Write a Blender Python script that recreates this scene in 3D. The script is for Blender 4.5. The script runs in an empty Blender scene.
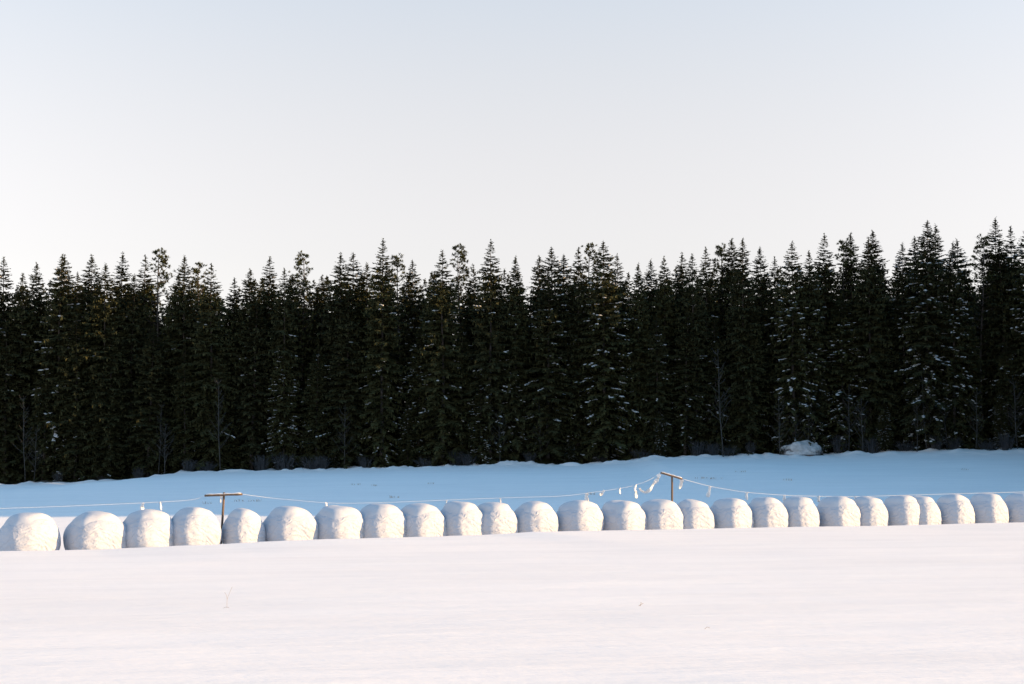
import bpy, math, random
import numpy as np
from mathutils import Vector, Matrix, noise

scene = bpy.context.scene
COL = scene.collection
EYE = 1.7                      # camera height above the snow it stands on
F = 1422.2                     # focal length in pixels of a 1024 wide frame (50 mm on 36 mm)
HZ = 445.0                     # picture row of eye level
PITCH = math.atan((HZ - 342.0) / F)
SUN_AZ = math.radians(-4.5)    # measured from +X towards +Y
SUN_EL = math.radians(14.0)


# ------------------------------------------------------------------ helpers
def unproj(px, py, Y):
    """the world point at depth Y (metres along +Y) seen at a picture position"""
    u = (px - 512.0) / F
    v = (342.0 - py) / F
    cy = math.cos(PITCH) - v * math.sin(PITCH)
    cz = math.sin(PITCH) + v * math.cos(PITCH)
    k = Y / cy
    return Vector((u * k, Y, EYE + cz * k))


def mesh_from(name, verts, faces, mat=None, smooth=False):
    me = bpy.data.meshes.new(name)
    verts = np.asarray(verts, np.float32)
    if isinstance(faces, np.ndarray):
        nf, k = faces.shape
        me.vertices.add(len(verts))
        me.vertices.foreach_set('co', verts.ravel())
        me.loops.add(nf * k)
        me.loops.foreach_set('vertex_index', faces.astype(np.int32).ravel())
        me.polygons.add(nf)
        me.polygons.foreach_set('loop_start', np.arange(0, nf * k, k, dtype=np.int32))
        me.update(calc_edges=True)
        me.validate()
    else:
        me.from_pydata([tuple(map(float, v)) for v in verts], [], faces)
        me.update()
    if smooth:
        me.polygons.foreach_set('use_smooth', np.ones(len(me.polygons), bool))
    if mat:
        me.materials.append(mat)
    return me


def link(name, data, parent=None, loc=(0, 0, 0), rotz=0.0):
    o = bpy.data.objects.new(name, data)
    COL.objects.link(o)
    o.location = loc
    o.rotation_euler = (0, 0, rotz)
    if parent:
        o.parent = parent
    return o


def tag(o, label, cat, group=None, kind=None):
    o['label'] = label
    o['category'] = cat
    if group:
        o['group'] = group
    if kind:
        o['kind'] = kind
    return o


class MB:
    """collects verts and faces for one mesh"""
    def __init__(self):
        self.v = []
        self.f = []

    def add(self, vs, fs):
        b = len(self.v)
        self.v.extend(vs)
        self.f.extend([tuple(i + b for i in f) for f in fs])

    def tube(self, pts, radii, seg=6, cap=True):
        pts = [Vector(p) for p in pts]
        rings = []
        for i, p in enumerate(pts):
            a = pts[max(i - 1, 0)]
            c = pts[min(i + 1, len(pts) - 1)]
            d = (c - a)
            if d.length < 1e-9:
                d = Vector((0, 0, 1))
            d.normalize()
            up = Vector((0, 0, 1)) if abs(d.z) < 0.9 else Vector((1, 0, 0))
            s = d.cross(up).normalized()
            t = s.cross(d)
            r = radii[i] if hasattr(radii, '__len__') else radii
            rings.append([p + (s * math.cos(2 * math.pi * k / seg) + t * math.sin(2 * math.pi * k / seg)) * r for k in range(seg)])
        vs = [v for r in rings for v in r]
        fs = []
        for i in range(len(rings) - 1):
            for k in range(seg):
                k2 = (k + 1) % seg
                fs.append((i * seg + k, i * seg + k2, (i + 1) * seg + k2, (i + 1) * seg + k))
        if cap:
            fs.append(tuple(reversed(range(seg))))
            fs.append(tuple((len(rings) - 1) * seg + k for k in range(seg)))
        self.add(vs, fs)

    def mesh(self, name, mat, smooth=False):
        return mesh_from(name, self.v, self.f, mat, smooth)


# vectorised value noise ------------------------------------------------
def _hash(ix, iy, seed):
    h = (ix.astype(np.int64) * 374761393 + iy.astype(np.int64) * 668265263 + seed * 1442695041) & 0x7fffffff
    h = ((h ^ (h >> 13)) * 1274126177) & 0x7fffffff
    h = h ^ (h >> 16)
    return (h & 0xffff) / 65535.0 * 2 - 1


def vnoise(x, y, seed=0):
    ix, iy = np.floor(x), np.floor(y)
    fx, fy = x - ix, y - iy
    fx = fx * fx * fx * (fx * (fx * 6 - 15) + 10)
    fy = fy * fy * fy * (fy * (fy * 6 - 15) + 10)
    a = _hash(ix, iy, seed); b = _hash(ix + 1, iy, seed)
    c = _hash(ix, iy + 1, seed); d = _hash(ix + 1, iy + 1, seed)
    return (a * (1 - fx) + b * fx) * (1 - fy) + (c * (1 - fx) + d * fx) * fy


def fbm(x, y, seed=0, oct=3):
    s, a = 0, 1.0
    for i in range(oct):
        s = s + a * vnoise(x * 2 ** i, y * 2 ** i, seed + i)
        a *= 0.5
    return s


def sstep(a, b, x):
    t = np.clip((x - a) / (b - a), 0, 1)
    return t * t * (3 - 2 * t)


# ------------------------------------------------------------------ materials
def new_mat(name):
    m = bpy.data.materials.new(name)
    m.use_nodes = True
    nt = m.node_tree
    return m, nt, nt.nodes['Principled BSDF']


def noise_node(nt, scale, detail=4, vec=None, rough=0.55):
    n = nt.nodes.new('ShaderNodeTexNoise')
    n.inputs['Scale'].default_value = scale
    n.inputs['Detail'].default_value = detail
    n.inputs['Roughness'].default_value = rough
    if vec is not None:
        nt.links.new(vec, n.inputs['Vector'])
    return n


def ramp_node(nt, fac, stops):
    r = nt.nodes.new('ShaderNodeValToRGB')
    while len(r.color_ramp.elements) < len(stops):
        r.color_ramp.elements.new(0.5)
    for e, (p, c) in zip(r.color_ramp.elements, stops):
        e.position = p
        e.color = (*c, 1)
    nt.links.new(fac, r.inputs['Fac'])
    return r


def simple_mat(name, c0, c1, scale, rough=0.8, bump=0.0, bscale=None, dist=0.01, stretch=None, spec=0.3):
    m, nt, b = new_mat(name)
    tc = nt.nodes.new('ShaderNodeTexCoord')
    vec = tc.outputs['Object']
    if stretch:
        mp = nt.nodes.new('ShaderNodeMapping')
        mp.inputs['Scale'].default_value = stretch
        nt.links.new(vec, mp.inputs['Vector'])
        vec = mp.outputs['Vector']
    n = noise_node(nt, scale, 5, vec)
    r = ramp_node(nt, n.outputs['Fac'], [(0.3, c0), (0.7, c1)])
    nt.links.new(r.outputs['Color'], b.inputs['Base Color'])
    b.inputs['Roughness'].default_value = rough
    b.inputs['Specular IOR Level'].default_value = spec
    if bump:
        n2 = noise_node(nt, bscale or scale, 5, vec)
        bp = nt.nodes.new('ShaderNodeBump')
        bp.inputs['Strength'].default_value = bump
        bp.inputs['Distance'].default_value = dist
        nt.links.new(n2.outputs['Fac'], bp.inputs['Height'])
        nt.links.new(bp.outputs['Normal'], b.inputs['Normal'])
    return m


def snow_ground_mat():
    m, nt, b = new_mat('field_snow')
    L = nt.links
    geo = nt.nodes.new('ShaderNodeNewGeometry')
    P = geo.outputs['Position']
    # wind-packed snow: fine grain, ripples drawn out along the wind, soft dunes
    mp = nt.nodes.new('ShaderNodeMapping')
    mp.inputs['Scale'].default_value = (0.35, 2.6, 1)
    mp.inputs['Rotation'].default_value = (0, 0, math.radians(6))
    L.new(P, mp.inputs['Vector'])
    rip = noise_node(nt, 1.0, 6, mp.outputs['Vector'], 0.62)
    fine = noise_node(nt, 34.0, 4, P, 0.7)
    lump = noise_node(nt, 5.0, 4, P, 0.6)
    b1 = nt.nodes.new('ShaderNodeBump'); b1.inputs['Strength'].default_value = 1.0; b1.inputs['Distance'].default_value = 0.05
    b2 = nt.nodes.new('ShaderNodeBump'); b2.inputs['Strength'].default_value = 0.5; b2.inputs['Distance'].default_value = 0.003
    b3 = nt.nodes.new('ShaderNodeBump'); b3.inputs['Strength'].default_value = 0.6; b3.inputs['Distance'].default_value = 0.008
    L.new(rip.outputs['Fac'], b1.inputs['Height'])
    L.new(fine.outputs['Fac'], b2.inputs['Height'])
    L.new(lump.outputs['Fac'], b3.inputs['Height'])
    L.new(b1.outputs['Normal'], b3.inputs['Normal'])
    L.new(b3.outputs['Normal'], b2.inputs['Normal'])
    L.new(b2.outputs['Normal'], b.inputs['Normal'])
    # needle litter on the forest floor only
    sep = nt.nodes.new('ShaderNodeSeparateXYZ'); L.new(P, sep.inputs['Vector'])
    mr = nt.nodes.new('ShaderNodeMapRange')
    mr.inputs['From Min'].default_value = 121.2; mr.inputs['From Max'].default_value = 123.2
    L.new(sep.outputs['Y'], mr.inputs['Value'])
    wn = noise_node(nt, 1.3, 4, P)
    mul = nt.nodes.new('ShaderNodeMath'); mul.operation = 'MULTIPLY_ADD'
    mul.inputs[1].default_value = 1.4; mul.inputs[2].default_value = -0.7
    L.new(wn.outputs['Fac'], mul.inputs[0])
    add = nt.nodes.new('ShaderNodeMath'); add.operation = 'ADD'; add.use_clamp = True
    L.new(mr.outputs['Result'], add.inputs[0]); L.new(mul.outputs[0], add.inputs[1])
    m2 = nt.nodes.new('ShaderNodeMath'); m2.operation = 'MULTIPLY'
    L.new(add.outputs[0], m2.inputs[0]); L.new(mr.outputs['Result'], m2.inputs[1])
    mix = nt.nodes.new('ShaderNodeMix'); mix.data_type = 'RGBA'
    mps = nt.nodes.new('ShaderNodeMapping'); mps.inputs['Scale'].default_value = (0.16, 0.75, 1); mps.inputs['Rotation'].default_value = (0, 0, math.radians(-9))
    L.new(P, mps.inputs['Vector'])
    stk = noise_node(nt, 1.0, 6, mps.outputs['Vector'], 0.65)
    crust = ramp_node(nt, stk.outputs['Fac'], [(0.30, (0.825, 0.80, 0.785)), (0.62, (0.885, 0.858, 0.838))])
    L.new(crust.outputs['Color'], mix.inputs['A'])
    mix.inputs['B'].default_value = (0.07, 0.055, 0.04, 1)
    L.new(m2.outputs[0], mix.inputs['Factor'])
    L.new(mix.outputs['Result'], b.inputs['Base Color'])
    b.inputs['Roughness'].default_value = 0.85
    b.inputs['Specular IOR Level'].default_value = 0.15
    return m


def wrap_mat():
    """white stretch film wound round the bale: rosette of pleats on the ends, a little dirt low down"""
    m, nt, b = new_mat('white_stretch_film')
    L = nt.links
    tc = nt.nodes.new('ShaderNodeTexCoord')
    O = tc.outputs['Object']
    warp = noise_node(nt, 2.2, 3, O)
    mp = nt.nodes.new('ShaderNodeVectorMath'); mp.operation = 'MULTIPLY_ADD'
    mp.inputs[1].default_value = (0.35, 0.35, 0.35)
    L.new(warp.outputs['Color'], mp.inputs[0]); L.new(O, mp.inputs[2])
    wv = nt.nodes.new('ShaderNodeTexWave'); wv.wave_type = 'RINGS'; wv.rings_direction = 'X'
    wv.inputs['Scale'].default_value = 2.6; wv.inputs['Distortion'].default_value = 5.0
    wv.inputs['Detail'].default_value = 3.0; wv.inputs['Detail Scale'].default_value = 2.0
    L.new(mp.outputs[0], wv.inputs['Vector'])
    cr = noise_node(nt, 6.5, 5, O, 0.6)
    b1 = nt.nodes.new('ShaderNodeBump'); b1.inputs['Strength'].default_value = 0.6; b1.inputs['Distance'].default_value = 0.018
    b2 = nt.nodes.new('ShaderNodeBump'); b2.inputs['Strength'].default_value = 0.3; b2.inputs['Distance'].default_value = 0.014
    L.new(wv.outputs['Fac'], b1.inputs['Height']); L.new(cr.outputs['Fac'], b2.inputs['Height'])
    L.new(b1.outputs['Normal'], b2.inputs['Normal']); L.new(b2.outputs['Normal'], b.inputs['Normal'])
    st = noise_node(nt, 1.7, 5, O, 0.6)
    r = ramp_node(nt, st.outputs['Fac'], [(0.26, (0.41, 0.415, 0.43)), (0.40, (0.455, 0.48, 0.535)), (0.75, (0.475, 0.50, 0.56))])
    L.new(r.outputs['Color'], b.inputs['Base Color'])
    b.inputs['Roughness'].default_value = 0.62
    b.inputs['Specular IOR Level'].default_value = 0.3
    return m


def needle_mat(name, c0, c1):
    m, nt, b = new_mat(name)
    L = nt.links
    oi = nt.nodes.new('ShaderNodeObjectInfo')
    geo = nt.nodes.new('ShaderNodeNewGeometry')
    n = noise_node(nt, 0.9, 3, geo.outputs['Position'])
    ad = nt.nodes.new('ShaderNodeMath'); ad.operation = 'MULTIPLY_ADD'
    ad.inputs[1].default_value = 0.45
    L.new(oi.outputs['Random'], ad.inputs[0]); L.new(n.outputs['Fac'], ad.inputs[2])
    sb = nt.nodes.new('ShaderNodeMath'); sb.operation = 'SUBTRACT'; sb.inputs[1].default_value = 0.22
    L.new(ad.outputs[0], sb.inputs[0])
    r = ramp_node(nt, sb.outputs[0], [(0.2, c0), (0.8, c1)])
    L.new(r.outputs['Color'], b.inputs['Base Color'])
    b.inputs['Roughness'].default_value = 0.85
    b.inputs['Specular IOR Level'].default_value = 0.12
    return m


M_GROUND = snow_ground_mat()
M_WRAP = wrap_mat()
M_SNOW = simple_mat('settled_snow', (0.80, 0.805, 0.82), (0.87, 0.87, 0.88), 6, 0.85, 0.5, 16, 0.012, spec=0.15)
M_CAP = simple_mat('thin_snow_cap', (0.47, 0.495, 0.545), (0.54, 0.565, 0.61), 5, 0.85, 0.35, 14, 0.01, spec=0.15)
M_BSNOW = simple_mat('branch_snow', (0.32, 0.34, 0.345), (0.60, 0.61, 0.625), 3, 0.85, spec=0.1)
M_SPRUCE = needle_mat('spruce_needles', (0.034, 0.035, 0.016), (0.056, 0.056, 0.022))
M_PINE = needle_mat('pine_needles', (0.060, 0.068, 0.028), (0.085, 0.088, 0.036))
M_BARK = simple_mat('conifer_bark', (0.05, 0.042, 0.036), (0.10, 0.085, 0.075), 3, 0.9, 0.8, 9, 0.03, (3, 3, 0.5))
M_BIRCH = simple_mat('frosted_twigs', (0.035, 0.033, 0.03), (0.08, 0.08, 0.08), 2.0, 0.9)
M_FROST = simple_mat('hoar_frost_twigs', (0.03, 0.033, 0.038), (0.085, 0.09, 0.098), 2.0, 0.9)
M_POST = simple_mat('weathered_timber', (0.10, 0.066, 0.046), (0.22, 0.15, 0.105), 5, 0.85, 0.7, 14, 0.01, (3, 3, 0.4))
M_ROPE = simple_mat('frosted_cord', (0.55, 0.55, 0.56), (0.8, 0.8, 0.8), 12, 0.8)
M_RIBBON = simple_mat('white_plastic_strip', (0.72, 0.72, 0.72), (0.82, 0.81, 0.80), 10, 0.55, 0.5, 22, 0.01)
M_STRAW = simple_mat('dry_straw', (0.30, 0.22, 0.15), (0.46, 0.36, 0.26), 30, 0.9)
M_ROCK = simple_mat('granite', (0.10, 0.10, 0.105), (0.22, 0.21, 0.21), 3, 0.9, 0.8, 7, 0.05)

# ------------------------------------------------------------------ terrain
P0 = np.array([-12.3, 36.0]); P1 = np.array([16.6, 47.0])
RD = (P1 - P0) / np.linalg.norm(P1 - P0)          # along the bale row, receding to the right
RN = np.array([RD[1], -RD[0]])                     # towards the camera side
ROWLEN = float(np.linalg.norm(P1 - P0))


def row_at(px, off=0.0):
    """where the vertical plane through picture column px meets the line parallel to the row"""
    k = (px - 512.0) / F
    b = P0 + RN * off
    s = (k * b[1] - b[0]) / (RD[0] - k * RD[1])
    # small correction: columns fan out a little because the camera is pitched up (ignored)
    p = b + RD * s
    return p, s


CREST_N = 1.45
_cr = [(-60, 552.5), (0, 550.8), (97, 549.2), (178, 545.5), (222, 543.8), (266, 541.2), (319, 539), (410, 536.8),
       (487, 534.4), (530, 531.6), (620, 530), (740, 527.6), (800, 526.4), (880, 525.6), (930, 524.2), (970, 523), (1024, 522), (1090, 521)]
_cs, _cz = [], []
for px, py in _cr:
    p, s = row_at(px, CREST_N)
    _cs.append(s); _cz.append(unproj(px, py, p[1]).z)
_cfit = np.polyfit(_cs, _cz, 1)
_tl = [(-400, 489), (0, 484.6), (100, 482.5), (152, 480), (172, 475), (205, 472.5), (256, 471), (330, 469.5), (420, 466.5), (512, 465),
       (575, 464), (620, 461.5), (645, 457), (700, 456), (780, 455.5), (830, 454), (885, 452), (930, 450.5), (1024, 449)]
TREE_Y = 121.0


def edge_y(px):
    """depth of the forest edge in picture column px: it runs slightly oblique, nearer on the right"""
    return TREE_Y - 0.080 * (np.clip(px, -150, 1250) - 512.0) / F * TREE_Y


_tx = [(px - 512) / F * edge_y(px) for px, _ in _tl] + [120.0, 220.0]
_tz = [unproj(px, py, edge_y(px)).z for px, py in _tl] + [4.5, 12.0]
_tx = [-400.0] + _tx + [500.0]
_tz = [_tz[0] - 0.5] + _tz + [14.0]


def ground(x, y):
    x = np.asarray(x, float); y = np.asarray(y, float)
    dx, dy = x - P0[0], y - P0[1]
    s = dx * RD[0] + dy * RD[1]
    n = dx * RN[0] + dy * RN[1]
    zc = np.interp(s, _cs, _cz)
    zpl = np.polyval(_cfit, np.clip(s, -40, 75))
    far = sstep(0.5, 9.0, n - CREST_N)
    front = zc * (1 - far) + zpl * far + (np.minimum(n, 38) - CREST_N) * 0.0225
    base = zc - 0.34
    zt = np.interp(x, _tx, _tz)
    ye = TREE_Y - 0.080 * np.clip(x, -56, 63)
    # the field behind the row, on to the forest edge
    rowy = y + n / max(RD[0], 0.1)
    u = np.clip(-(n + 1.0) / np.maximum((ye - rowy) * RD[0], 20), 0, 1.0)
    field = base + (zt - base) * (0.65 * u + 0.35 * u * u)
    k = sstep(CREST_N - 1.0, CREST_N + 0.15, n)
    z = field * (1 - k) + front * k
    # lumps on the bank along the forest edge, then the lower floor under the trees
    e = sstep(-9, -1.0, y - ye)
    bl = fbm(x * 0.6, y * 0.5, 11, 5) * 0.13 + np.maximum(fbm(x * 0.9, y * 0.5, 21, 2), 0) * 0.14
    bl = bl + np.maximum(fbm(x * 1.3, y * 0.8, 61, 3) - 0.1, 0) * 0.16
    z = z + bl * e
    z = z - 0.9 * sstep(0.2, 2.2, y - ye)
    # soft wind dunes
    near = k
    z = z + near * (fbm(x * 0.10 + 3, y * 0.16, 31, 2) * 0.016 + fbm(x * 0.28, y * 1.1, 41, 3) * 0.010) * sstep(-0.3, 6, n - CREST_N + 0.8)
    z = z + (1 - near) * fbm(x * 0.12, y * 0.2, 51, 3) * 0.05 * sstep(0, 6, -n)
    return z


def gz(x, y):
    return float(ground(np.array([x]), np.array([y]))[0])


def axis(segs):
    a = []
    for lo, hi, st in segs:
        a.extend(np.arange(lo, hi, st).tolist())
    a.append(segs[-1][1])
    return np.array(a)


gx = axis([(-900, -200, 70), (-200, -60, 10), (-60, -22, 0.4), (-22, 24, 0.2), (24, 62, 0.4), (62, 200, 10), (200, 900, 70)])
gy = axis([(-300, -20, 28), (-20, 6, 1.5), (6, 56, 0.2), (56, 108, 0.8), (108, 130, 0.3), (130, 160, 2), (160, 1500, 67)])
X, Yg = np.meshgrid(gx, gy)
Z = ground(X, Yg)
nx, ny = len(gx), len(gy)
idx = np.arange(nx * ny).reshape(ny, nx)
faces = np.stack([idx[:-1, :-1], idx[:-1, 1:], idx[1:, 1:], idx[1:, :-1]], -1).reshape(-1, 4)
g = link('snow_ground', mesh_from('snow_ground', np.stack([X, Yg, Z], -1).reshape(-1, 3), faces, M_GROUND, True))
g['kind'] = 'structure'

# ------------------------------------------------------------------ wrapped bales
def ordinal_words(n):
    one = ['', 'first', 'second', 'third', 'fourth', 'fifth', 'sixth', 'seventh', 'eighth', 'ninth', 'tenth', 'eleventh', 'twelfth', 'thirteenth']
    return one[n]


BALES = [  # right edge, top row, width of the silhouette, in pixels
    (61, 512.5, 66), (130, 511, 67), (178, 509, 58), (222, 507, 56), (266, 508, 45), (319, 506, 56), (368, 505, 54), (409, 503.5, 52),
    (448, 503, 50), (487, 501, 47), (519, 502, 46), (559, 501, 46), (604, 500, 48), (648, 500, 47), (685, 499, 46), (715, 499, 42),
    (754, 498, 44), (789, 497, 43), (820, 496.5, 40), (861, 496, 44), (889, 496, 39), (923, 495.3, 41), (942, 495.5, 37), (975, 494, 40),
    (1009, 493, 41), (1043, 493, 40)]
BALE_SPANS = []


def bale_meshes(seed, R, Lh, H):
    """a soft drum lying down, axis along local X, standing on z = 0 with its top at H"""
    rnd = random.Random(seed)
    nphi, nth = 40, 64
    e1 = rnd.uniform(0.60, 0.72)
    off = Vector((rnd.uniform(0, 50), rnd.uniform(0, 50), rnd.uniform(0, 50)))
    skew = rnd.uniform(-0.07, 0.07)
    vs = []
    tw = rnd.choice((-1, 1)) * rnd.uniform(1.5, 3.0)
    for i in range(nphi + 1):
        ph = -math.pi / 2 + math.pi * i / nphi
        c, s = math.cos(ph), math.sin(ph)
        ax = math.copysign(abs(s) ** e1, s) * Lh
        rr = max(abs(c), 1e-6) ** e1 * R
        for k in range(nth):
            th = 2 * math.pi * k / nth
            y = math.copysign(abs(math.cos(th)) ** 0.96, math.cos(th)) * rr
            z = math.copysign(abs(math.sin(th)) ** 0.96, math.sin(th)) * rr
            y *= 1.0 + 0.05 * max(0, -z / R)          # sags outward low down
            if z < -0.72 * R:
                z = -0.72 * R - (-(z + 0.72 * R)) * 0.25
            p = Vector((ax, y, z))
            endness = max(0.0, abs(s) - 0.55) / 0.45
            q = p * 2.3 + off
            d = noise.noise(q) * 0.026 + noise.noise(q * 2.6) * 0.007
            # gathered pleats winding in to the centre of the ends
            rad = rr / R
            d += endness * (math.sin(th * 11 + tw * rad * 3 + noise.noise(q * 0.8) * 3) * 0.006 * min(1, rad * 2.5)
                            + math.sin(rad * 20 + noise.noise(q) * 3.5) * 0.007)
            nrm = Vector((ax / (Lh * Lh), y / (R * R), z / (R * R)))
            nrm.normalize()
            p = p + nrm * d
            p.z += skew * p.x
            vs.append(p)
    fs = []
    for i in range(nphi):
        for k in range(nth):
            k2 = (k + 1) % nth
            fs.append((i * nth + k, (i + 1) * nth + k, (i + 1) * nth + k2, i * nth + k2))
    zmin = min(v.z for v in vs)
    zmax = max(v.z for v in vs)
    cap_t = 0.07
    sc = (H - cap_t * 0.8) / (zmax - zmin)
    for v in vs:
        v.z = (v.z - zmin) * sc
    body = mesh_from('wrap', vs, fs, M_WRAP, True)
    # snow lying on the top half: the wrap's own surface lifted, its rim tucked in under the film
    nor = [Vector(n.vector) for n in body.vertex_normals]
    if sum(nor[(nphi // 2) * nth + nth // 4][j] * (0, 0, 1)[j] for j in range(3)) < 0:
        nor = [-n for n in nor]
    cv, keep = [], []
    for v, n in zip(vs, nor):
        w = noise.noise(v * 1.9 + off * 1.3) * 0.22 + noise.noise(v * 6 + off) * 0.07
        t = min(1, max(0, (n.z + w - 0.55) / 0.40))
        t = t * t * (3 - 2 * t)
        lump = 1 + 0.35 * noise.noise(v * 2.7 + off * 0.7)
        cv.append(v + n * (-0.012 + 0.035 * t) + Vector((0, 0, cap_t * t * lump * 0.75)))
        keep.append(t > 0.0)
    cf = [f for f in fs if any(keep[i] for i in f)]
    used = sorted({i for f in cf for i in f})
    re = {o: j for j, o in enumerate(used)}
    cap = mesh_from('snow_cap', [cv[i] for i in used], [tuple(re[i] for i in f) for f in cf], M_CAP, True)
    return body, cap


bale_extra = {0: 'cut by the picture edge', 3: 'just left of the T-post',
              4: 'slanting shadow on its end',
              14: 'in front of the tilted post', 25: 'cut by the picture edge',
              15: 'lower right in shadow'}
for i, (xr, ty, w) in enumerate(BALES):
    rnd = random.Random(100 + i)
    if i > 5:
        w *= 1.09
    elif i in (2, 3, 5):
        w *= 1.04
    cx = xr - w / 2
    p, s = row_at(cx, rnd.uniform(-0.10, 0.10))
    BALE_SPANS.append((cx, p[1]))
    base = gz(p[0], p[1]) - 0.05
    top = unproj(cx, ty, p[1]).z
    H = top - base
    ang = math.radians((-46 if i < 3 else -50) + rnd.uniform(-7, 7))      # where the round end looks
    view = math.atan2(-p[1], -p[0])
    th = abs(ang - view)
    Wm = w * p[1] / F
    rel = Wm / (1.22 * abs(math.cos(th)) + 1.16 * abs(math.sin(th))) * 1.10
    rel = min(1.12, max(0.88, rel))
    body, cap = bale_meshes(300 + i, 0.61 * rel, 0.57 * rel, H)
    # fit its silhouette: right edge, width and top
    co_ = np.empty(len(body.vertices) * 3, np.float32); body.vertices.foreach_get('co', co_); co_ = co_.reshape(-1, 3)
    cc_ = np.empty(len(cap.vertices) * 3, np.float32); cap.vertices.foreach_get('co', cc_); cc_ = cc_.reshape(-1, 3)
    ca, sa = math.cos(ang), math.sin(ang)
    px_, fx, fz = cx, 1.0, 1.0
    for _ in range(5):
        p = row_at(px_, 0.0)[0]
        base = gz(p[0], p[1]) - 0.05
        al = np.concatenate([co_, cc_]) * np.array([fx, fx, fz])
        wx_ = p[0] + al[:, 0] * ca - al[:, 1] * sa
        wy_ = p[1] + al[:, 0] * sa + al[:, 1] * ca
        wz_ = base + al[:, 2]
        dep = wy_ * math.cos(PITCH) + (wz_ - EYE) * math.sin(PITCH)
        sx_ = 512 + F * wx_ / dep
        sy_ = 342 - F * ((wz_ - EYE) * math.cos(PITCH) - wy_ * math.sin(PITCH)) / dep
        fx *= w / (sx_.max() - sx_.min())
        px_ += xr - sx_.max() + (w - (sx_.max() - sx_.min())) * -0.5
        fz *= 1 + (sy_.min() - ty) * p[1] / F / H
    fx = min(1.25, max(0.82, fx))
    body.vertices.foreach_set('co', (co_ * np.array([fx, fx, fz], np.float32)).ravel()); body.update()
    cap.vertices.foreach_set('co', (cc_ * np.array([fx, fx, fz], np.float32)).ravel()); cap.update()
    BALE_SPANS[-1] = (px_, p[1])
    root = link('silage_bale', None, None, (p[0], p[1], base), ang)
    root.empty_display_size = 0.3
    link('wrap', body, root)
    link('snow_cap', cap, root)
    where = ordinal_words(i + 1) + ' from the left' if i < 13 else ordinal_words(26 - i) + ' from the right'
    if i == 0:
        where = 'leftmost of the row'
    elif i == 25:
        where = 'rightmost of the row'
    lab = 'white wrapped round bale, ' + where
    if i in bale_extra:
        lab += ', ' + bale_extra[i]
    tag(root, lab, 'silage bale', 'wrapped bales in a long row')

# ------------------------------------------------------------------ T-shaped posts, lines and strips
def bar_mesh(name, a, b, w, mat, seed=0):
    mb = MB()
    a, b = Vector(a), Vector(b)
    n = 7
    rnd = random.Random(seed)
    pts = [a.lerp(b, t / n) + Vector((rnd.uniform(-1, 1), rnd.uniform(-1, 1), rnd.uniform(-1, 1))) * 0.004 for t in range(n + 1)]
    mb.tube(pts, [w * rnd.uniform(0.92, 1.06) for _ in pts], 8)
    return mb.mesh(name, mat, True)


def t_post(px, top_py, low_py, barL, barR, off, label, lean_px=0):
    p, s = row_at(px, off)
    Y = p[1]
    top = unproj(px, top_py, Y)
    low = unproj(px + lean_px, low_py, Y)
    zg = gz(p[0], Y) - 0.25
    d = (low - top)
    foot = top + d * ((zg - top.z) / d.z)
    root = link('timber_post', None, None, (foot.x, foot.y, zg + 0.25))
    root.empty_display_size = 0.3
    o = Vector(root.location)
    link('post', bar_mesh('post', foot - o, top - o + Vector((0, 0, 0.03)), 0.032, M_POST, 1), root)
    a = unproj(barL[0], barL[1], Y - 0.05)
    b = unproj(barR[0], barR[1], Y - 0.05)
    link('crossbar', bar_mesh('crossbar', a - o, b - o, 0.030, M_POST, 2), root)
    sn = MB()                                              # a little snow lying along the crossbar
    n = 10
    pts = [a.lerp(b, 0.04 + 0.92 * t / n) - o + Vector((0, 0, 0.028 + 0.006 * math.sin(t * 2.3))) for t in range(n + 1)]
    sn.tube(pts, [0.010 + 0.008 * abs(math.sin(t * 1.7 + 1)) for t in range(n + 1)], 6)
    link('snow_strip', sn.mesh('snow_strip', M_SNOW, True), root)
    tag(root, label, 'post', 'T-shaped posts behind the bales')
    return a, b, Y


a1, b1, Y1 = t_post(224.0, 493.5, 520, (204.5, 495.6), (242.5, 494.2), -0.6, 'upright brown timber T-post behind the fourth and fifth bales from the left', -1.6)
a2, b2, Y2 = t_post(672.0, 476.0, 500, (660.5, 472.6), (682.5, 479.0), -0.85, 'dark timber T-post with a slanting crossbar, right of the ragged white ribbon', 0)


def smooth_path(pts, n=8):
    out = []
    P = [pts[0]] + pts + [pts[-1]]
    for i in range(1, len(P) - 2):
        p0, p1, p2, p3 = P[i - 1], P[i], P[i + 1], P[i + 2]
        for k in range(n):
            t = k / n
            out.append(0.5 * ((2 * p1) + (-p0 + p2) * t + (2 * p0 - 5 * p1 + 4 * p2 - p3) * t * t + (-p0 + 3 * p1 - 3 * p2 + p3) * t ** 3))
    out.append(P[-2])
    return out


def row_px(px, py, off):
    p, s = row_at(px, off)
    return unproj(px, py, p[1])


def cord(pts, r, label, name='scare_line', mat=None):
    mb = MB()
    sp = smooth_path(pts, 10)
    o = Vector(sp[0])
    rr = [r * (0.85 + 0.3 * abs(noise.noise(p * 3.1))) for p in sp]
    mb.tube([p - o for p in sp], rr, 6)
    ob = link(name, mb.mesh(name, mat or M_ROPE, True), None, o)
    tag(ob, label, 'line', 'cords strung between the posts')
    return ob


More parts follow.
